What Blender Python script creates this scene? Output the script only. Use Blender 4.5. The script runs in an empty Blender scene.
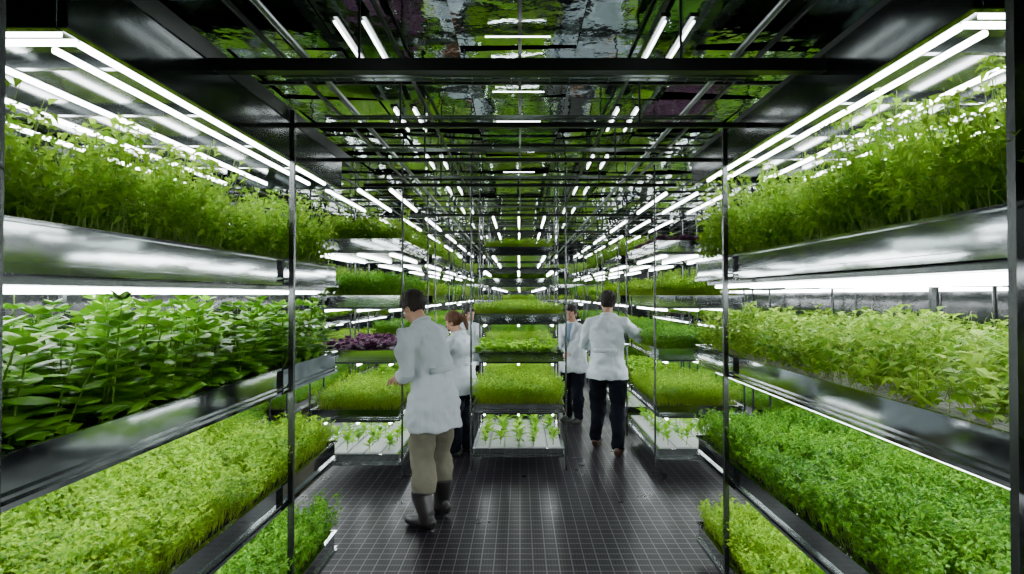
import bpy, bmesh, math, random
import numpy as np
from mathutils import Vector, Matrix
random.seed(7)
rng = np.random.default_rng(11)
C = bpy.context.scene.collection

# ------------------------------------------------------------ materials
def mat(name):
    m = bpy.data.materials.new(name); m.use_nodes = True
    nt = m.node_tree
    return m, nt, nt.nodes['Principled BSDF']

def simple(name, col, rough=.5, metal=0., bump=0., bscale=20., stretch=None, emis=None, es=0, var=0., bdist=.02, spec=.5):
    m, nt, b = mat(name)
    b.inputs['Base Color'].default_value = (*col, 1)
    b.inputs['Roughness'].default_value = rough
    b.inputs['Metallic'].default_value = metal
    b.inputs['Specular IOR Level'].default_value = spec
    if emis:
        b.inputs['Emission Color'].default_value = (*emis, 1)
        b.inputs['Emission Strength'].default_value = es
    if bump or var:
        tc = nt.nodes.new('ShaderNodeTexCoord'); mp = nt.nodes.new('ShaderNodeMapping')
        if stretch: mp.inputs['Scale'].default_value = stretch
        n = nt.nodes.new('ShaderNodeTexNoise'); n.inputs['Scale'].default_value = bscale
        n.inputs['Detail'].default_value = 4
        nt.links.new(tc.outputs['Object'], mp.inputs[0]); nt.links.new(mp.outputs[0], n.inputs['Vector'])
        if bump:
            bp = nt.nodes.new('ShaderNodeBump'); bp.inputs['Strength'].default_value = bump
            bp.inputs['Distance'].default_value = bdist
            nt.links.new(n.outputs[0], bp.inputs['Height']); nt.links.new(bp.outputs[0], b.inputs['Normal'])
        if var:
            r = nt.nodes.new('ShaderNodeValToRGB')
            r.color_ramp.elements[0].color = (*[c*(1-var) for c in col], 1)
            r.color_ramp.elements[1].color = (*[min(1, c*(1+var)) for c in col], 1)
            r.color_ramp.elements[0].position = .3; r.color_ramp.elements[1].position = .7
            nt.links.new(n.outputs[0], r.inputs[0]); nt.links.new(r.outputs[0], b.inputs['Base Color'])
    return m

M_tray = simple('polished_stainless', (.34, .37, .365), .07, 1., .10, 3.5, (1, .5, 1.2), bdist=.006)
M_trayd = simple('dark_steel_housing', (.09, .10, .10), .2, .9, .1, 8, bdist=.01)
M_post = simple('post_steel', (.075, .08, .08), .25, .9)
M_canopy = simple('canopy_dark_metal', (.030, .037, .036), .14, .9, .1, 5, bdist=.008)
M_beam = simple('black_beam', (.012, .014, .014), .35, .5)
M_soil = simple('growing_medium', (.022, .016, .010), .95, 0, .8, 60, var=.5)
M_board = simple('white_foam_board', (.46, .48, .49), .5)
M_grav = simple('perlite', (.50, .46, .48), .9, 0, 1., 70, var=.6)
M_tube = simple('led_tube', (1, 1, 1), .4, emis=(.93, .98, 1.), es=31)
M_tube2 = simple('led_tube_soft', (1, 1, 1), .4, emis=(.93, .98, 1.), es=28)
M_wall = simple('dark_wall_glass', (.010, .016, .015), .1, .0, .15, 3)
M_coat = simple('coat_cotton', (.45, .49, .54), .9, 0, .9, 8, (1, 1, .4), spec=.12)
M_khaki = simple('khaki_cloth', (.15, .14, .105), .9, 0, .8, 12, spec=.15)
M_navy = simple('dark_trousers', (.004, .005, .009), .9, 0, .5, 12, spec=.08)
M_rubber = simple('boot_rubber', (.010, .009, .008), .4)
M_leather = simple('brown_leather', (.05, .02, .010), .4)
M_skin = simple('skin', (.44, .23, .15), .5)
M_lip = simple('lips', (.32, .11, .09), .5)
M_hair = simple('dark_hair', (.012, .008, .006), .6, 0, 1., 60, (1, 1, .3), spec=.25)
M_hairb = simple('auburn_hair', (.09, .035, .015), .6, 0, 1., 60, (1, 1, .3), spec=.25)
M_eye = simple('eye_white', (.8, .8, .8), .2)
M_pup = simple('eye_dark', (.01, .008, .006), .2)
M_glass = simple('spectacle_frame', (.01, .01, .01), .3)
M_shirt = simple('blue_shirt', (.10, .16, .24), .8)

def leafmat(name, dark, light, stem, trans=.35, rough=.4):
    m, nt, b = mat(name)
    at = nt.nodes.new('ShaderNodeAttribute'); at.attribute_name = 'col'
    sp = nt.nodes.new('ShaderNodeSeparateColor')
    nt.links.new(at.outputs['Color'], sp.inputs[0])
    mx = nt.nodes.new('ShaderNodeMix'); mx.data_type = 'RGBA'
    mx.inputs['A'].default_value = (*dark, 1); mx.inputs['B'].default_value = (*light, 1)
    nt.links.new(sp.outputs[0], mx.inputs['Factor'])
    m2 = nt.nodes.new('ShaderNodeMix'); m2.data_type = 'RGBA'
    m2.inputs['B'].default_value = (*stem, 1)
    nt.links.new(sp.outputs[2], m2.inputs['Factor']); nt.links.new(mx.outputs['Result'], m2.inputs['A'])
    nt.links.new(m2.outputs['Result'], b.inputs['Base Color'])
    b.inputs['Roughness'].default_value = rough
    b.inputs['Specular IOR Level'].default_value = .2
    tr = nt.nodes.new('ShaderNodeBsdfTranslucent'); nt.links.new(m2.outputs['Result'], tr.inputs['Color'])
    ms = nt.nodes.new('ShaderNodeMixShader'); ms.inputs[0].default_value = trans
    out = nt.nodes['Material Output']
    nt.links.new(b.outputs[0], ms.inputs[1]); nt.links.new(tr.outputs[0], ms.inputs[2])
    nt.links.new(ms.outputs[0], out.inputs['Surface'])
    return m
L_micro = leafmat('microgreen_leaf', (.10, .28, .003), (.40, .68, .012), (.34, .50, .04))
L_pars = leafmat('parsley_leaf', (.045, .20, .006), (.21, .50, .018), (.20, .38, .03))
L_basil = leafmat('basil_leaf', (.04, .17, .005), (.19, .46, .016), (.14, .27, .03), .25, .32)
L_shoot = leafmat('pea_shoot_leaf', (.12, .31, .012), (.42, .66, .045), (.30, .47, .08), .42)
L_sprout = leafmat('sprout_leaf', (.13, .33, .010), (.43, .66, .055), (.42, .50, .12))
L_purple = leafmat('red_lettuce_leaf', (.03, .008, .028), (.15, .045, .11), (.1, .08, .05), .2)
L_lett = leafmat('lettuce_leaf', (.09, .28, .005), (.32, .60, .025), (.3, .45, .08))

# ------------------------------------------------------------ mesh helpers
def box(bm, x0, x1, y0, y1, z0, z1):
    v = [bm.verts.new(p) for p in ((x0,y0,z0),(x1,y0,z0),(x1,y1,z0),(x0,y1,z0),(x0,y0,z1),(x1,y0,z1),(x1,y1,z1),(x0,y1,z1))]
    for f in ((0,3,2,1),(4,5,6,7),(0,1,5,4),(1,2,6,5),(2,3,7,6),(3,0,4,7)):
        bm.faces.new([v[i] for i in f])

def rod(bm, a, b, r, seg=8):
    a = Vector(a); b = Vector(b); d = (b-a)
    M = Matrix.Translation((a+b)/2) @ d.to_track_quat('Z', 'Y').to_matrix().to_4x4()
    bmesh.ops.create_cone(bm, cap_ends=True, segments=seg, radius1=r, radius2=r, depth=d.length, matrix=M)

def obj(name, bm, m, parent=None, bevel=0, smooth=False):
    me = bpy.data.meshes.new(name)
    bmesh.ops.recalc_face_normals(bm, faces=bm.faces)
    bm.to_mesh(me); bm.free()
    me.materials.append(m)
    o = bpy.data.objects.new(name, me); C.objects.link(o)
    if parent: o.parent = parent
    if bevel:
        md = o.modifiers.new('bevel', 'BEVEL'); md.width = bevel; md.segments = 2; md.limit_method = 'ANGLE'
    if smooth:
        for p in me.polygons: p.use_smooth = True
    return o

def empty(name, loc=(0, 0, 0), rz=0, s=1):
    e = bpy.data.objects.new(name, None); C.objects.link(e)
    e.location = loc; e.rotation_euler = (0, 0, rz); e.scale = (s, s, s)
    return e

# ------------------------------------------------------------ plants (numpy)
def leaf(L, W, n, droop, fold):
    vs = []; fs = []
    for i in range(n+1):
        t = i/n
        w = W/2*math.sin(math.pi*min(1, t**.75*.97+.02))
        x = L*t; z = -droop*L*t*t
        vs += [(x, -w, z+fold*w), (x, 0, z), (x, w, z+fold*w)]
    for i in range(n):
        a = 3*i
        fs += [(a, a+3, a+4, a+1), (a+1, a+4, a+5, a+2)]
    return np.array(vs), np.array(fs)

class Proto:
    def __init__(s): s.v = []; s.f = []; s.c = []; s.n = 0
    def add(s, v, f, c):
        s.v.append(v); s.f.append(f+s.n); s.c.append(np.tile(np.array(c, float), (len(v), 1))); s.n += len(v)
    def leaf(s, pos, yaw, pitch, L, W, n=2, droop=.3, fold=.4, shade=.5):
        v, f = leaf(L, W, n, droop, fold)
        cp, sp = math.cos(pitch), math.sin(pitch)
        R = np.array([[cp, 0, -sp], [0, 1, 0], [sp, 0, cp]])
        cy, sy = math.cos(yaw), math.sin(yaw)
        Z = np.array([[cy, -sy, 0], [sy, cy, 0], [0, 0, 1]])
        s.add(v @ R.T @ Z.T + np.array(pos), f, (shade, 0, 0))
    def stem(s, a, b, r):
        a = np.array(a, float); b = np.array(b, float); vs = []
        for k in range(3):
            o = np.array([math.cos(k*2.094)*r, math.sin(k*2.094)*r, 0]); vs += [a+o, b+o*.6]
        s.add(np.array(vs), np.array([(0, 2, 3, 1), (2, 4, 5, 3), (4, 0, 1, 5)]), (.5, 0, 1))
    def done(s): return np.vstack(s.v), np.vstack(s.f), np.vstack(s.c)

def U(a, b): return random.uniform(a, b)
def proto(kind):
    p = Proto()
    if kind == 'micro':
        for k in range(7):
            x, y = U(-.03, .03), U(-.03, .03); h = U(.07, .155); dx, dy = U(-.02, .02), U(-.02, .02)
            p.stem((x, y, 0), (x+dx, y+dy, h), .0012)
            a = U(0, 6.28)
            for q in range(4):
                p.leaf((x+dx, y+dy, h-.02*(q > 1)), a+q*1.9, U(-.1, .9), U(.016, .026), U(.013, .020), 2, .4, .4, U(.0, 1))
    elif kind == 'parsley':
        for k in range(6):
            x, y = U(-.02, .02), U(-.02, .02); h = U(.07, .20); dx, dy = U(-.04, .04), U(-.04, .04)
            p.stem((x, y, 0), (x+dx, y+dy, h), .0014)
            for q in range(7):
                a = U(0, 6.28)
                p.leaf((x+dx+U(-.014, .014), y+dy+U(-.014, .014), h-U(0, .05)), a, U(-.3, .9), U(.016, .030), U(.012, .022), 2, .5, .7, U(0, 1))
    elif kind == 'shoots':
        for k in range(4):
            x, y = U(-.03, .03), U(-.03, .03); h = U(.18, .38); dx, dy = U(-.06, .06), U(-.06, .06)
            p.stem((x, y, 0), (x+dx, y+dy, h), .0020)
            for q in range(13):
                t = U(.2, 1); a = U(0, 6.28)
                rr = U(0, .028)
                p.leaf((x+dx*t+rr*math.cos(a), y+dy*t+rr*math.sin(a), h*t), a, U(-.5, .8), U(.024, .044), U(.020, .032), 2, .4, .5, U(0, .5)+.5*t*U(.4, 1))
    elif kind == 'basil':
        for st in range(2):
            x, y = U(-.03, .03), U(-.03, .03); h = U(.20, .34); dx, dy = U(-.03, .03), U(-.03, .03)
            p.stem((x, y, 0), (x+dx, y+dy, h), .004)
            for lv in range(6):
                t = .16+.84*lv/5; a0 = lv*1.57+U(-.4, .4)
                L = (.100-.010*lv)*U(.8, 1.15)
                for q in range(2 if lv < 5 else 4):
                    a = a0+q*(3.14 if lv < 5 else 1.57)
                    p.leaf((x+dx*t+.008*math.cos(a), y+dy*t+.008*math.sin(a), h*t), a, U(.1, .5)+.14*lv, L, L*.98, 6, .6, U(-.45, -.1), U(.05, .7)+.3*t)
    elif kind == 'sprout':
        for k in range(3):
            x, y = U(-.03, .03), U(-.03, .03); h = U(.06, .20); dx, dy = U(-.05, .05), U(-.05, .05)
            p.stem((x, y, 0), (x+dx, y+dy, h), .0018)
            for q in range(10):
                t = U(.15, 1); a = U(0, 6.28)
                p.leaf((x+dx*t, y+dy*t, h*t), a, U(-.2, .8), U(.026, .050), U(.022, .036), 3, .4, .35, U(.1, 1))
    elif kind in ('purple', 'lettuce'):
        for lv in range(3):
            for q in range(6):
                a = q*1.047+lv*.5+U(-.2, .2); L = (.11-.02*lv)*U(.85, 1.1)
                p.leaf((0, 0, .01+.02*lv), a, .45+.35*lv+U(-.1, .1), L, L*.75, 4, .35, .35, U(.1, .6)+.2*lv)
    elif kind == 'seedling':
        p.stem((0, 0, 0), (0, 0, .12), .005)
        for q in range(12):
            a = q*.9+U(-.3, .3); L = U(.06, .11)
            p.leaf((0, 0, U(.03, .13)), a, U(.3, 1.3), L, L*.5, 4, .4, .3, U(.1, 1))
    return p.done()

SP = dict(micro=.042, parsley=.048, shoots=.068, basil=.115, sprout=.07, purple=.12, lettuce=.13, seedling=.16)
LM = dict(micro=L_micro, parsley=L_pars, shoots=L_shoot, basil=L_basil, sprout=L_sprout, purple=L_purple, lettuce=L_lett, seedling=L_lett)
NM = dict(micro='microgreens_bed', parsley='parsley_bed', shoots='pea_shoot_bed', basil='basil_bed', sprout='sprout_bed', purple='red_lettuce_bed', lettuce='lettuce_bed', seedling='seedling_bed')
protos = {k: [proto(k) for _ in range(8)] for k in SP}

def bedmesh(kind, w, l, dens=1., hs=1.):
    sp = SP[kind]/math.sqrt(dens)
    nx = max(1, int(w/sp)); ny = max(1, int(l/sp))
    gx, gy = np.meshgrid((np.arange(nx)+.5)/nx*w-w/2, (np.arange(ny)+.5)/ny*l-l/2)
    P = np.stack([gx.ravel(), gy.ravel(), np.zeros(nx*ny)], 1)
    j = .1 if kind == 'seedling' else .45
    P[:, :2] += rng.uniform(-j, j, (len(P), 2))*sp
    if kind == 'sprout':
        near = np.clip((-P[:, 1]/l+.25)*1.5, 0, .62)
        clump = (np.sin(P[:, 0]*19)*np.sin(P[:, 1]*15) < .25)
        P = P[rng.random(len(P)) > near*clump+.05]
    idx = rng.integers(0, 8, len(P))
    V = []; F = []; K = []; off = 0
    for k in range(8):
        pv, pf, pc = protos[kind][k]
        Q = P[idx == k]; n = len(Q)
        if not n: continue
        a = rng.uniform(0, 6.283, n)
        hv = .9+.13*np.sin(Q[:, 0]*7+1.3)*np.sin(Q[:, 1]*5.1)+.12*np.sin(Q[:, 0]*17+Q[:, 1]*11)+rng.uniform(-.14, .16, n)
        s = rng.uniform(.85, 1.18, n)
        ca, sa = np.cos(a), np.sin(a)
        x = pv[None, :, 0]*s[:, None]; y = pv[None, :, 1]*s[:, None]; z = pv[None, :, 2]*(hv*hs)[:, None]
        ex = np.clip(np.abs(Q[:, 0])/(w/2)-.8, 0, .2)*5*np.sign(Q[:, 0])
        tx = rng.normal(0, .11, n)+ex*.30; ty = rng.normal(0, .11, n)
        X = x*ca[:, None]-y*sa[:, None]+z*tx[:, None]+Q[:, 0:1]
        Y = x*sa[:, None]+y*ca[:, None]+z*ty[:, None]+Q[:, 1:2]
        lim = w/2+.0+np.clip(z-.02, 0, .07)
        X = np.clip(X, -lim, lim)
        V.append(np.stack([X, Y, z+Q[:, 2:3]], 2).reshape(-1, 3))
        F.append((pf[None]+(np.arange(n)*len(pv))[:, None, None]).reshape(-1, 4)+off)
        patch = .12*np.sin(Q[:, 0]*5+Q[:, 1]*3.1)+.1*np.sin(Q[:, 1]*9-Q[:, 0]*4)
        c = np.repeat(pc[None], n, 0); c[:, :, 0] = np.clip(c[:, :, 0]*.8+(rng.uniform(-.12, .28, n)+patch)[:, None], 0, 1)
        K.append(c.reshape(-1, 3)); off += n*len(pv)
    V = np.concatenate(V); F = np.concatenate(F); K = np.concatenate(K)
    me = bpy.data.meshes.new(NM[kind])
    me.vertices.add(len(V)); me.vertices.foreach_set('co', V.astype(np.float32).ravel())
    me.loops.add(len(F)*4); me.loops.foreach_set('vertex_index', F.astype(np.int32).ravel())
    me.polygons.add(len(F)); me.polygons.foreach_set('loop_start', (np.arange(len(F))*4).astype(np.int32))
    me.update(calc_edges=True)
    me.polygons.foreach_set('use_smooth', np.ones(len(F), bool))
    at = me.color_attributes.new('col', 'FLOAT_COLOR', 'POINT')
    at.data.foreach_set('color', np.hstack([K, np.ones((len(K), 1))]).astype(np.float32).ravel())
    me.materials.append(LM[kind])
    return me

cache = {}
def bed(kind, x0, x1, y0, y1, z, dens=1., hs=1., flip=True):
    key = (kind, round(x1-x0, 2), round(y1-y0, 2), dens, hs)
    if key not in cache: cache[key] = bedmesh(kind, x1-x0, y1-y0, dens, hs)
    o = bpy.data.objects.new(NM[kind], cache[key]); C.objects.link(o)
    o.location = ((x0+x1)/2, (y0+y1)/2, z)
    if random.random() < .5 and kind != 'sprout': o.rotation_euler = (0, 0, math.pi)
    return o

# ------------------------------------------------------------ racks
def tray(bm, x0, x1, y0, y1, z0, z1):
    t = .012
    box(bm, x0, x1, y0, y1, z0, z0+t)
    box(bm, x0, x0+t, y0, y1, z0+t, z1); box(bm, x1-t, x1, y0, y1, z0+t, z1)
    box(bm, x0+t, x1-t, y0, y0+t, z0+t, z1); box(bm, x0+t, x1-t, y1-t, y1, z0+t, z1)
    r = .014
    for za, h in ((z1-.006, .010), (z0+.022, .008), (z0-.004, .014)):
        box(bm, x0-r, x0, y0-r, y1+r, za, za+h); box(bm, x1, x1+r, y0-r, y1+r, za, za+h)
        box(bm, x0, x1, y0-r, y0, za, za+h); box(bm, x0, x1, y1, y1+r, za, za+h)

def rack(x0, x1, y0, y1, levels, kinds, top, posts_y, post_r=.014, ntube=3, tr=.011, canopy=None, dens=1., th=.10,
         square=False, tm=None, postx=None, hs=None):
    e = empty('grow_rack')
    tm = tm or M_tube2
    bt = bmesh.new(); bs = bmesh.new(); bl = bmesh.new(); bh = bmesh.new(); bp = bmesh.new(); bw = bmesh.new(); bg = bmesh.new()
    nw = 0; ng = 0
    for i, z in enumerate(levels):
        k = kinds[i]
        tray(bt, x0, x1, y0, y1, z-th, z)
        tgt = bs
        if k == 'seedling': tgt = bw; nw += 1
        elif k == 'sprout': tgt = bg; ng += 1
        if k == 'seedling':
            # separate white cell blocks with gaps
            nxc = max(2, round((x1-x0)/.16)); wc = (x1-x0-.03)/nxc
            box(bw, x0+.014, x1-.014, y0+.014, y1-.014, z-.06, z-.02)
            for c in range(nxc):
                box(bw, x0+.015+c*wc+.008, x0+.015+(c+1)*wc-.008, y0+.02, y1-.02, z-.02, z+.012)
        else:
            box(tgt, x0+.014, x1-.014, y0+.014, y1-.014, z-.06, z-.012)
        bed(k, x0+.02, x1-.02, y0+.03, y1-.03, z-.012 if k != 'seedling' else z+.008, dens if k != 'seedling' else 1., (hs or {}).get(i, 1.))
        if i > 0:
            box(bh, x0+.05, x1-.05, y0+.05, y1-.05, z-th-.030, z-th-.005)
            for t in range(ntube):
                xx = x0+.1+(x1-x0-.2)*t/(ntube-1)
                rod(bl, (xx, y0+.08, z-th-.042), (xx, y1-.08, z-th-.042), tr, 6)
    if canopy:
        z = canopy
        for t in range(ntube):
            xx = x0+.1+(x1-x0-.2)*t/(ntube-1)
            rod(bl, (xx, y0+.08, z-.02), (xx, y1-.08, z-.02), tr, 6)
            box(bh, xx-.02, xx+.02, y0+.04, y1-.04, z-.008, z+.004)
        for t in range(3):
            yy = y0+.2+(y1-y0-.4)*t/2
            box(bh, x0+.02, x1-.02, yy-.02, yy+.02, z+.006, z+.03)
    px = postx or (x0-.03, x1+.03)
    for xx in px:
        for yy in posts_y:
            if square: box(bp, xx-post_r, xx+post_r, yy-post_r, yy+post_r, 0, top)
            else: rod(bp, (xx, yy, 0), (xx, yy, top), post_r)
    obj('trays', bt, M_tray, e)
    obj('light_housings', bh, M_trayd, e); obj('led_tubes', bl, tm, e); obj('posts', bp, M_post, e)
    if len(kinds)-nw-ng: obj('growing_medium', bs, M_soil, e)
    else: bs.free()
    if nw: obj('foam_board', bw, M_board, e)
    else: bw.free()
    if ng: obj('perlite_bed', bg, M_grav, e)
    else: bg.free()
    return e

CEIL = 3.05
X = 1.2; XB = 2.32
for side in (-1, 1):
    if side < 0:
        x0, x1, ye = -XB, -X, 3.9
        lv = [.22, .80, 1.38, 1.93]; kd = ['parsley', 'micro', 'basil', 'shoots']; cz = 2.44; py = 3.08; hs = {0: 1.3, 1: 1.25, 3: 1.0}
    else:
        x0, x1, ye = X, XB, 4.05
        lv = [.22, .80, 1.41, 1.97]; kd = ['micro', 'parsley', 'sprout', 'shoots']; cz = 2.49; py = 3.42; hs = {0: 1.4, 1: 1.1, 2: 1.3, 3: 1.2}
    e = rack(x0, x1, 1.05, ye, lv, kd, CEIL-.35, [1.33 if side < 0 else 1.41, py], .013, 5, .009, None, 1.35, .125, True, M_tube, hs=hs,
             postx=((x0-.03, x1+.03)))
    bh = bmesh.new(); bl = bmesh.new(); br = bmesh.new()
    ys = 1.62
    box(bh, x0-.02, x1+.02, ys-.05, ye, cz+.06, cz+.10)
    for (a, b, c, d) in ((x0-.03, x0, ys-.08, ye+.03), (x1, x1+.03, ys-.08, ye+.03)):
        box(bh, a, b, c, d, cz, cz+.19)
    box(bh, x0, x1, ys-.08, ys-.05, cz, cz+.19); box(bh, x0, x1, ye, ye+.03, cz, cz+.19)
    xi = X*side
    for off in (.05, .15, .42, .68, .94):
        xx = xi+side*off
        rod(bl, (xx, ys+.06+off*.35, cz+.02), (xx, ye-.08, cz+.02), .010, 8)
    for off in (.0, .06):
        rod(bl, (xi+side*.05, ys+off, cz+.02), (xi+side*1.05, ys+off, cz+.02), .010, 8)
    for k in range(5):
        yy = ys+.3+k*.5
        box(br, x0, x1, yy-.012, yy+.012, cz+.035, cz+.06)
    obj('canopy_hood', bh, M_canopy, e, .004); obj('canopy_tubes', bl, M_tube, e); obj('canopy_ribs', br, M_trayd, e)

KL = ['seedling', 'micro', 'purple', 'parsley', 'shoots']
sets = [KL, ['seedling', 'lettuce', 'parsley', 'micro', 'shoots'], ['micro', 'parsley', 'micro', 'lettuce', 'shoots'], ['micro', 'micro', 'parsley', 'micro', 'micro']]
ylist = [5.7, 7.9, 10.1, 12.3, 14.5]
for side in (-1, 1):
    for i, y in enumerate(ylist):
        xa, xb = (-1.97, -1.15) if side < 0 else (1.36, 2.18)
        kd = list(sets[i % 4])
        if side > 0 and i == 0: kd = ['seedling', 'micro', 'parsley', 'micro', 'purple']
        y0 = y+(.2 if side > 0 else 0)
        rack(xa, xb, y0, y0+1.6, [.24, .66, 1.22, 1.74, 2.28], kd, CEIL-.01, [y0+.02, y0+1.58], .010, 3, .011, 2.78, 1., .10,
             hs={1: 1.3, 2: .9, 3: 1.2, 4: .8})
for i, y in enumerate((6.0, 7.9, 9.8, 11.7, 13.6, 15.5)):
    kd = [['seedling', 'micro', 'lettuce', 'micro'], ['micro', 'micro', 'parsley', 'micro', 'micro', 'micro'], ['parsley', 'micro', 'micro', 'lettuce', 'parsley', 'micro']][0 if i == 0 else 1+i % 2]
    lv = [.22, .66, 1.17, 1.56] if i == 0 else [.22, .62, 1.10, 1.54, 1.96, 2.38]
    rack(-.46, .43, y, y+1.35, lv, kd, CEIL-.01, [y+.01, y+1.34], .010, 3, .010, 2.80 if i else 2.0, 1., .08,
         hs={1: 1.3, 2: .8, 3: .7, 4: .8, 5: .8})
rack(-2.6, 2.6, 17.2, 18.1, [.25, .7, 1.15, 1.6, 2.05, 2.5], ['micro', 'parsley', 'micro', 'micro', 'parsley', 'micro'], CEIL-.01, [17.22, 18.08], .02, 8, .02, 2.9, .6, .08)
# unseen rack added behind the viewer so its tubes brighten the tray fronts
rack(-2.4, 2.4, -1.5, -.75, [.24, .8, 1.38, 1.95], ['micro', 'parsley', 'micro', 'lettuce'], CEIL-.01, [-1.48, -.77], .02, 10, .014, 2.5, .4, .10)
for side in (-1, 1):
    for k in range(4):
        y0 = .9+k*3.5
        xa, xb = (-4.1, -3.1) if side < 0 else (3.1, 4.1)
        rack(xa, xb, y0, y0+3.0, [.24, .82, 1.38, 1.95], ['parsley', 'micro', 'lettuce', 'shoots'], CEIL-.01,
             [y0+.02, y0+1.5, y0+2.98], .014, 3, .012, 2.55, .8, .11, hs={3: .9})

# ------------------------------------------------------------ room
def floor_mat():
    m, nt, b = mat('floor_grating')
    N = nt.nodes.new; Lk = nt.links.new
    tc = N('ShaderNodeTexCoord'); sx = N('ShaderNodeSeparateXYZ'); Lk(tc.outputs['Object'], sx.inputs[0])
    def line(sock, period, width):
        a = N('ShaderNodeMath'); a.operation = 'DIVIDE'; a.inputs[1].default_value = period; Lk(sock, a.inputs[0])
        f = N('ShaderNodeMath'); f.operation = 'FRACT'; Lk(a.outputs[0], f.inputs[0])
        s = N('ShaderNodeMath'); s.operation = 'SUBTRACT'; s.inputs[1].default_value = .5; Lk(f.outputs[0], s.inputs[0])
        ab = N('ShaderNodeMath'); ab.operation = 'ABSOLUTE'; Lk(s.outputs[0], ab.inputs[0])
        g = N('ShaderNodeMath'); g.operation = 'GREATER_THAN'; g.inputs[1].default_value = .5-width/2; Lk(ab.outputs[0], g.inputs[0])
        return g.outputs[0]
    def mx(a, b2):
        q = N('ShaderNodeMath'); q.operation = 'MAXIMUM'; Lk(a, q.inputs[0]); Lk(b2, q.inputs[1]); return q.outputs[0]
    big = mx(line(sx.outputs[0], .085, .09), line(sx.outputs[1], .085, .11))
    fine = line(sx.outputs[0], .085/4, .3)
    c1 = N('ShaderNodeMix'); c1.data_type = 'RGBA'; c1.inputs['A'].default_value = (.004, .003, .005, 1); c1.inputs['B'].default_value = (.018, .014, .020, 1)
    Lk(fine, c1.inputs['Factor'])
    # wear: the bars are duller in places
    n2 = N('ShaderNodeTexNoise'); n2.inputs['Scale'].default_value = 3.; Lk(tc.outputs['Object'], n2.inputs['Vector'])
    cb = N('ShaderNodeMix'); cb.data_type = 'RGBA'; cb.inputs['A'].default_value = (.035, .028, .04, 1); cb.inputs['B'].default_value = (.11, .09, .12, 1)
    Lk(n2.outputs[0], cb.inputs['Factor'])
    c2 = N('ShaderNodeMix'); c2.data_type = 'RGBA'; Lk(cb.outputs['Result'], c2.inputs['B'])
    Lk(big, c2.inputs['Factor']); Lk(c1.outputs['Result'], c2.inputs['A']); Lk(c2.outputs['Result'], b.inputs['Base Color'])
    no = N('ShaderNodeTexNoise'); no.inputs['Scale'].default_value = 2.5; Lk(tc.outputs['Object'], no.inputs['Vector'])
    mr = N('ShaderNodeMapRange'); mr.inputs['To Min'].default_value = .2; mr.inputs['To Max'].default_value = .42; Lk(no.outputs[0], mr.inputs[0]); Lk(mr.outputs[0], b.inputs['Roughness'])
    sm = N('ShaderNodeMapRange'); sm.inputs['To Min'].default_value = .16; sm.inputs['To Max'].default_value = .6; Lk(big, sm.inputs[0]); Lk(sm.outputs[0], b.inputs['Specular IOR Level'])
    ad = N('ShaderNodeMath'); ad.operation = 'ADD'; Lk(big, ad.inputs[0]); Lk(fine, ad.inputs[1])
    bp = N('ShaderNodeBump'); bp.inputs['Strength'].default_value = .6; bp.inputs['Distance'].default_value = .006
    Lk(ad.outputs[0], bp.inputs['Height']); Lk(bp.outputs[0], b.inputs['Normal'])
    return m
bm = bmesh.new(); box(bm, -4.6, 4.6, -1.6, 18.5, -.1, 0); obj('floor', bm, floor_mat())
bm = bmesh.new(); box(bm, -4.7, -4.6, -1.6, 18.5, 0, CEIL+.1); obj('wall_left', bm, M_wall)
bm = bmesh.new(); box(bm, 4.6, 4.7, -1.6, 18.5, 0, CEIL+.1); obj('wall_right', bm, M_wall)
bm = bmesh.new(); box(bm, -4.6, 4.6, 18.5, 18.6, 0, CEIL+.1); obj('wall_back', bm, M_wall)
bm = bmesh.new(); box(bm, -4.6, 4.6, -1.7, -1.6, 0, CEIL+.1); obj('wall_front', bm, M_wall)

M_ceil = simple('ceiling_dark_glass', (.38, .44, .43), .05, 1., .35, 4, bdist=.016)
bm = bmesh.new()
pw, pl = .62, .8
for ix in range(-8, 8):
    for iy in range(-2, 24):
        xa, ya = ix*pw+.3, iy*pl-.05
        tx, ty = U(-.012, .012), U(-.012, .012)
        z = CEIL
        xa2 = min(xa+pw, 4.6); xa1 = max(xa, -4.6); ya2 = min(ya+pl, 18.5); ya1 = max(ya, -1.6)
        if xa2 <= xa1 or ya2 <= ya1: continue
        v = [bm.verts.new(p) for p in ((xa1, ya1, z-tx-ty), (xa1, ya2, z-tx+ty), (xa2, ya2, z+tx+ty), (xa2, ya1, z+tx-ty))]
        bm.faces.new(v)
box(bm, -4.6, 4.6, -1.6, 18.5, CEIL+.05, CEIL+.1)
obj('ceiling', bm, M_ceil)
e = empty('ceiling_frame')
bm = bmesh.new()
for k, yy in enumerate((2.3, 3.1, 3.9, 4.8, 6.6, 8.4, 10.5, 13)):
    t = .024 if k == 0 else .012
    box(bm, -1.25, 1.25, yy-t, yy+t, 2.63-t, 2.63+t)
for sx in (-1, 1):
    box(bm, sx*1.22-.03, sx*1.22+.03, .2, 4.2, 2.65, 2.72)
obj('cross_beams', bm, M_beam, e)
bm = bmesh.new()
for k in range(12):
    yy = .55+k*1.5
    box(bm, -4.5, 4.5, yy-.010, yy+.010, CEIL-.05, CEIL-.03)
for k in range(13):
    xx = -3.72+k*.62
    box(bm, xx-.008, xx+.008, -1.5, 18.4, CEIL-.07, CEIL-.05)
for k in range(5):
    yy = 2.3+k*.8
    for xx in (-.62, .62):
        rod(bm, (xx, yy, 2.63), (xx, yy, 3.0), .006, 6)
obj('ceiling_grid', bm, M_beam, e)
bm = bmesh.new()
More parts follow.
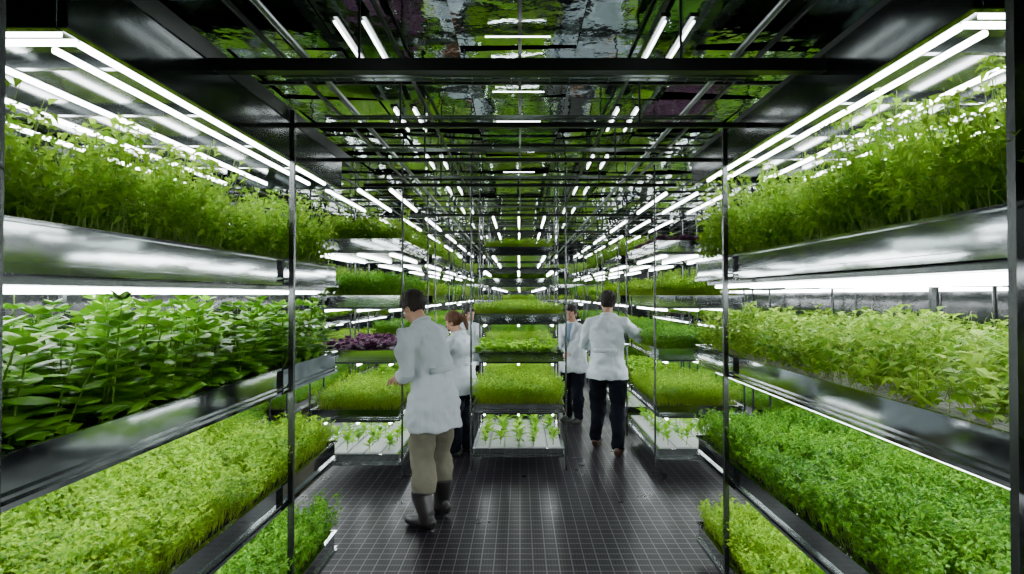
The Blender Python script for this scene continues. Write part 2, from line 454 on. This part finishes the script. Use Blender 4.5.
for yy in (2.95, 3.6, 4.4, 5.4, 7.2, 9.2):
    for zz in (0, .05):
        box(bm, -1.15, 1.15, yy-.07+zz, yy-.062+zz, 2.80, 2.812)
    for k in range(24):
        xx = -1.1+k*.096
        box(bm, xx-.003, xx+.003, yy-.07, yy+.01, 2.803, 2.808)
for xx in (-.98, .98):
    rod(bm, (xx, .5, 2.84), (xx, 17, 2.84), .014, 12)
obj('cable_trays', bm, simple('galvanised_steel', (.16, .18, .18), .3, 1.), e)
e = empty('ceiling_batten_lights')
bl = bmesh.new(); bh = bmesh.new()
for yy in (1.2, 2.75, 3.95, 5.2, 6.6, 8.2, 10, 12, 14.2):
    for xx in (-.66, -.78, .61, .73):
        rod(bl, (xx, yy-.24, 2.90), (xx, yy+.24, 2.90), .006, 8)
        box(bh, xx-.02, xx+.02, yy-.26, yy+.26, 2.912, 2.93)
for yy in (2.75, 3.1, 3.5, 4.1, 4.9, 5.8):
    rod(bl, (-.16, yy, 2.94), (.14, yy, 2.94), .003, 8)
obj('tubes', bl, simple('batten_tube', (1, 1, 1), .4, emis=(.93, .98, 1), es=14), e); obj('batten_housing', bh, M_trayd, e)

# ------------------------------------------------------------ people
def etube(bm, pts, radii, ref=(0, 1, 0), seg=18):
    pts = [Vector(p) for p in pts]; rings = []
    for i, p in enumerate(pts):
        t = (pts[min(i+1, len(pts)-1)]-pts[max(i-1, 0)]).normalized()
        r = Vector(ref)
        if abs(r.dot(t)) > .95: r = Vector((0, 0, 1)) if abs(t.z) < .9 else Vector((1, 0, 0))
        s = r.cross(t).normalized(); q = t.cross(s).normalized()
        a, b = radii[i] if isinstance(radii[i], tuple) else (radii[i], radii[i])
        rings.append([bm.verts.new(p+s*(a*math.cos(2*math.pi*k/seg))+q*(b*math.sin(2*math.pi*k/seg))) for k in range(seg)])
    for i in range(len(rings)-1):
        for k in range(seg):
            bm.faces.new((rings[i][k], rings[i][(k+1) % seg], rings[i+1][(k+1) % seg], rings[i+1][k]))
    bm.faces.new(rings[0][::-1]); bm.faces.new(rings[-1])

def ellip(bm, c, r, rot=None):
    M = Matrix.Translation(c)
    if rot: M = M @ rot
    M = M @ Matrix.Diagonal((*r, 1))
    bmesh.ops.create_uvsphere(bm, u_segments=20, v_segments=14, radius=1, matrix=M)

wr_tex = bpy.data.textures.new('fold_noise', 'CLOUDS'); wr_tex.noise_scale = .13; wr_tex.noise_depth = 1
def remesh(o, vox, it=4, disp=0):
    r = o.modifiers.new('remesh', 'REMESH'); r.mode = 'VOXEL'; r.voxel_size = vox; r.use_smooth_shade = True
    s = o.modifiers.new('smooth', 'SMOOTH'); s.factor = .5; s.iterations = it
    if disp:
        d = o.modifiers.new('folds', 'DISPLACE'); d.texture = wr_tex; d.strength = disp; d.mid_level = .5
        d.texture_coords = 'LOCAL'

def ik(a, t, l1, l2, hint):
    d = t-a; L = min(d.length, (l1+l2)*.995); dn = d.normalized(); t = a+dn*L
    x = (l1*l1-l2*l2+L*L)/(2*L); h = math.sqrt(max(0, l1*l1-x*x))
    hv = Vector(hint); hv = (hv-dn*hv.dot(dn)).normalized()
    return a+dn*x+hv*h, t

def person(name, loc, fwd, scale=1., lean=.1, headpitch=.1, headyaw=0., hands=None, feet=None, trousers=M_navy, shoe=M_rubber,
           boots=False, hair=M_hair, long_hair=False, hem=.74, glasses=False, shirt=False):
    yaw = math.atan2(fwd[0], -fwd[1])
    e = empty(name, (loc[0], loc[1], 0), yaw, scale)
    inv = (Matrix.Translation((loc[0], loc[1], 0)) @ Matrix.Rotation(yaw, 4, 'Z') @ Matrix.Scale(scale, 4)).inverted()
    def spine(s):
        n = 20; y = 0; z = 0
        for i in range(n):
            ss = s*(i+.5)/n; th = lean*min(ss/.38, 1)
            y -= math.sin(th)*s/n; z += math.cos(th)*s/n
        return y, z, lean*min(s/.38, 1)
    def B(p):
        p = Vector(p)
        if p.z <= .92: return p
        y, z, th = spine(p.z-.92)
        return Vector((p.x, y+p.y*math.cos(th), .92+z+p.y*math.sin(th)))
    feet = feet or [(-.11, .02), (.11, -.05)]
    bm = bmesh.new(); ank = []
    for sx, (fx, fy) in zip((-1, 1), feet):
        hip = Vector((sx*.095, 0, .93)); an = Vector((fx, fy, .09))
        kn = (hip+an)/2+Vector((0, -.035, -.01)); ank.append(an)
        et = an.lerp(kn, .38) if boots else an+Vector((0, 0, -.02))
        etube(bm, [hip+Vector((0, 0, .04)), hip-Vector((0, 0, .06)), hip.lerp(kn, .5), kn, kn.lerp(an, .35), et],
              [(.10, .11), (.108, .12), (.098, .104), (.084, .09), (.088, .094), (.078, .086) if boots else (.062, .07)])
    ellip(bm, (0, .01, .95), (.165, .125, .13))
    o = obj('trousers', bm, trousers, e); remesh(o, .012, 3, .05)
    bm = bmesh.new()
    for an in ank:
        x, y = an.x, an.y
        etube(bm, [(x, y+.085, .045), (x, y+.07, .05), (x, y, .055), (x, y-.08, .048), (x, y-.15, .04), (x, y-.185, .034), (x, y-.2, .03)],
              [(.02, .03), (.038, .045), (.042, .055), (.05, .045), (.048, .037), (.035, .03), (.015, .015)], ref=(0, 0, 1))
        if boots:
            kn = Vector((x, y, .09)).lerp(Vector((x*.95, -.02, .5)), .5)
            etube(bm, [(x, y+.01, .05), (x, y+.005, .12), kn+Vector((0, 0, -.06)), kn+Vector((0, 0, -.02))], [.058, .06, .074, .08])
        else:
            etube(bm, [(x, y+.01, .04), (x, y+.01, .11)], [.045, .045])
    o = obj('boots' if boots else 'shoes', bm, shoe, e); remesh(o, .009, 3)
    bm = bmesh.new()
    R = [(hem, .232, .190), (hem+.05, .230, .185), (.90, .212, .165), (1.0, .194, .148), (1.12, .182, .135), (1.25, .198, .138), (1.36, .203, .130), (1.42, .183, .110), (1.465, .13, .086), (1.50, .072, .068)]
    etube(bm, [B((0, .0, z)) for z, a, b in R], [(a, b) for z, a, b in R], ref=(0, 1, 0), seg=28)
    hnds = []
    for i, sx in enumerate((-1, 1)):
        sh = B((sx*.182, .0, 1.405))
        tgt = hands[i] if hands and hands[i] is not None else None
        if tgt is None: tgt = Vector((sx*.27, sh.y-.05, .86))
        else: tgt = inv @ Vector(tgt)
        el, wr = ik(sh, tgt, .29, .255, (sx*.5, .7, -.6))
        etube(bm, [B((sx*.12, 0, 1.395)), sh, sh.lerp(el, .35), sh.lerp(el, .8), el, el.lerp(wr, .3), el.lerp(wr, .8), wr],
              [.072, .076, .068, .060, .060, .056, .047, .047])
        hnds.append((wr, (wr-el).normalized(), sx))
    o = obj('lab_coat', bm, M_coat, e); remesh(o, .009, 3, .06)
    bm = bmesh.new()
    cpts = []
    for k in range(17):
        a = -math.pi*.5+(k/16-.5)*2*math.pi*.86+math.pi
        cpts.append(B((.072*math.cos(a), .072*math.sin(a)+.004, 1.485+.012*math.sin(a))))
    etube(bm, cpts, [(.010, .024)]*17, ref=(0, 0, 1), seg=8)
    for sx in (-1, 1):
        etube(bm, [B((sx*.06, -.07, 1.47)), B((sx*.075, -.125, 1.38)), B((sx*.03, -.148, 1.26))], [(.02, .008), (.032, .008), (.006, .006)], ref=(0, 1, 0), seg=8)
    etube(bm, [B((-.13, .112, 1.11)), B((-.07, .138, 1.11)), B((0, .146, 1.11)), B((.07, .138, 1.11)), B((.13, .112, 1.11))], [(.022, .009)]*5, ref=(0, 1, 0), seg=10)
    obj('collar', bm, M_coat, e, smooth=True)
    bm = bmesh.new()
    for z in (1.22, 1.12, 1.02, .93):
        ellip(bm, B((.012, -.150 if z > 1.15 else -.148-.01*(1.15-z)*8, z)), (.009, .006, .009))
    obj('buttons', bm, M_board, e, smooth=True)
    if shirt:
        bm = bmesh.new(); etube(bm, [B((0, -.055, 1.49)), B((0, -.105, 1.38)), B((0, -.135, 1.27)), B((0, -.14, 1.2))], [(.05, .02), (.055, .03), (.035, .02), (.008, .006)], ref=(0, 1, 0))
        obj('shirt_front', bm, M_shirt, e, smooth=True)
    nb = B((0, 0, 1.50)); th = lean
    HM = Matrix.Translation(nb) @ Matrix.Rotation(th*.5+headpitch, 4, 'X') @ Matrix.Rotation(headyaw, 4, 'Z')
    def hp(bmx):
        bmesh.ops.transform(bmx, matrix=HM, verts=bmx.verts)
    bm = bmesh.new()
    ellip(bm, (0, .012, .155), (.074, .094, .092))
    ellip(bm, (0, -.018, .10), (.058, .068, .088))
    ellip(bm, (0, -.062, .045), (.026, .022, .022))
    etube(bm, [(0, .012, -.06), (0, .008, .0), (0, .006, .08)], [.058, .053, .052])
    etube(bm, [(0, -.082, .145), (0, -.096, .115), (0, -.106, .098), (0, -.088, .09)], [(.008, .008), (.011, .010), (.016, .012), (.012, .008)], ref=(1, 0, 0))
    for sx in (-1, 1):
        ellip(bm, (sx*.076, .012, .115), (.010, .019, .032))
        ellip(bm, (sx*.03, -.074, .153), (.022, .010, .007))
        ellip(bm, (sx*.04, -.06, .10), (.02, .018, .022))
    hp(bm); o = obj('head', bm, M_skin, e); remesh(o, .005, 3)
    bm = bmesh.new()
    for sx in (-1, 1): ellip(bm, (sx*.031, -.074, .132), (.015, .011, .008))
    hp(bm); obj('eyes', bm, M_eye, e, smooth=True)
    bm = bmesh.new()
    for sx in (-1, 1):
        ellip(bm, (sx*.031, -.083, .132), (.006, .004, .006))
        etube(bm, [(sx*.014, -.086, .152), (sx*.032, -.086, .157), (sx*.05, -.074, .150)], [.004, .005, .003], seg=6)
    hp(bm); obj('pupils_and_brows', bm, M_pup, e, smooth=True)
    bm = bmesh.new(); ellip(bm, (0, -.086, .072), (.024, .008, .007)); hp(bm); obj('lips', bm, M_lip, e, smooth=True)
    bm = bmesh.new()
    bmesh.ops.create_uvsphere(bm, u_segments=48, v_segments=32, radius=1, matrix=Matrix.Translation((0, .016, .160)) @ Matrix.Diagonal((.084, .104, .100, 1)))
    kill = []
    for f in bm.faces:
        c = f.calc_center_median()
        low = .075 if c.y > .03 else (.135 if c.y > -.02 else .197-(.02 if abs(c.x) > .045 else 0))
        if long_hair and c.y > .0: low = .04
        if c.z < low: kill.append(f)
    bmesh.ops.delete(bm, geom=kill, context='FACES')
    for v in bm.verts:
        n = (v.co-Vector((0, .016, .16))).normalized()
        v.co += n*(.004*math.sin(v.co.x*210+v.co.z*90)*math.sin(v.co.y*160)+.006*max(0, n.z))
        if v.co.z < .11: v.co.x *= .93; v.co.y -= .008
    if long_hair:
        ellip(bm, (0, .12, .15), (.035, .035, .035))
        etube(bm, [(0, .125, .15), (0, .155, .10), (0, .15, .03), (0, .135, -.03)], [.018, .026, .022, .008])
    hp(bm); o = obj('hair', bm, hair, e, smooth=True)
    s = o.modifiers.new('thick', 'SOLIDIFY'); s.thickness = .012; s.offset = 0
    if glasses:
        bm = bmesh.new()
        for sx in (-1, 1):
            bmm = [(sx*.031+.021*math.cos(a*.5236), -.098, .132+.016*math.sin(a*.5236)) for a in range(13)]
            for a in range(12): rod(bm, bmm[a], bmm[a+1], .0022, 5)
            rod(bm, (sx*.052, -.097, .135), (sx*.078, .01, .135), .002, 5)
        rod(bm, (-.011, -.098, .135), (.011, -.098, .135), .002, 5)
        hp(bm); obj('glasses', bm, M_glass, e)
    bm = bmesh.new()
    for wr, d, sx in hnds:
        z = d; ref = Vector((0, 0, -1)) if abs(d.z) < .8 else Vector((-sx, 0, 0))
        y = (ref-z*ref.dot(z)).normalized(); x = y.cross(z).normalized()
        T = Matrix(((x.x, y.x, z.x, wr.x), (x.y, y.y, z.y, wr.y), (x.z, y.z, z.z, wr.z), (0, 0, 0, 1)))
        tv = -1 if (x.dot(Vector((-sx, -.3, 0))) < 0) else 1
        sub = bmesh.new()
        etube(sub, [(0, 0, -.03), (0, 0, 0), (0, 0, .03), (0, .002, .065), (0, .004, .09)], [(.027, .021), (.029, .019), (.038, .017), (.041, .015), (.036, .012)], ref=(0, 1, 0))
        for k, (bx, L) in enumerate(((.030, .068), (.0105, .078), (-.0095, .072), (-.0285, .056))):
            bx *= tv
            p0 = Vector((bx, .003, .082)); a = .25; pts = [p0]
            for q, fr in enumerate((.45, .32, .23)):
                p0 = p0+Vector((bx*.08, math.sin(a)*L*fr, math.cos(a)*L*fr)); pts.append(p0); a += .42
            etube(sub, pts, [.0092, .0086, .0078, .0062], ref=(1, 0, 0), seg=10)
        etube(sub, [(tv*.022, .002, .02), (tv*.048, .012, .045), (tv*.058, .024, .07), (tv*.056, .034, .092)], [.014, .012, .010, .007], ref=(0, 1, 0), seg=10)
        bmesh.ops.transform(sub, matrix=T, verts=sub.verts)
        tmp = bpy.data.meshes.new('t'); sub.to_mesh(tmp); sub.free(); bm.from_mesh(tmp); bpy.data.meshes.remove(tmp)
    o = obj('hands', bm, M_skin, e); remesh(o, .0035, 1)
    return e

person('man_in_lab_coat', (-.67, 4.67), (-.80, .60), 1.04, lean=.38, headpitch=.42, hands=[(-1.00, 5.08, 1.08), (-.93, 4.70, 1.10)],
       feet=[(-.14, -.06), (.15, .07)], trousers=M_khaki, boots=True, hem=.70, glasses=True)
person('man_in_lab_coat', (.98, 6.75), (.35, .94), 1.02, lean=.05, headpitch=.12, headyaw=.3, hands=[(1.40, 7.1, 1.32), (.86, 7.12, 1.15)],
       feet=[(-.15, .16), (.17, -.18)], trousers=M_navy, shoe=M_leather, hem=.80)
person('woman_in_lab_coat', (-.62, 6.55), (-.9, .35), .9, lean=.2, headpitch=.35, hands=[(-1.06, 6.85, 1.0), (-1.08, 6.5, 1.0)],
       hair=M_hairb, long_hair=True, hem=.76)
person('man_in_lab_coat', (.74, 8.3), (-.55, -.8), .92, lean=.12, headpitch=.2, hands=[(.50, 7.95, .98), (.62, 7.85, .98)], glasses=True, shirt=True, hem=.76)
person('woman_in_lab_coat', (-.80, 9.2), (.6, -.75), .9, lean=.1, headpitch=.2, hair=M_hair, long_hair=True, hem=.76)

# ------------------------------------------------------------ world & camera
w = bpy.data.worlds.new('world'); bpy.context.scene.world = w; w.use_nodes = True
w.node_tree.nodes['Background'].inputs[0].default_value = (.03, .04, .04, 1)
w.node_tree.nodes['Background'].inputs[1].default_value = .5
cam = bpy.data.cameras.new('camera'); co = bpy.data.objects.new('camera', cam); C.objects.link(co)
cam.sensor_width = 36; cam.lens = 36*600/1024
co.location = (0, 0, 1.75); co.rotation_euler = (math.radians(90.76), 0, 0)
cam.shift_x = -8/1024; cam.clip_start = .02
bpy.context.scene.camera = co
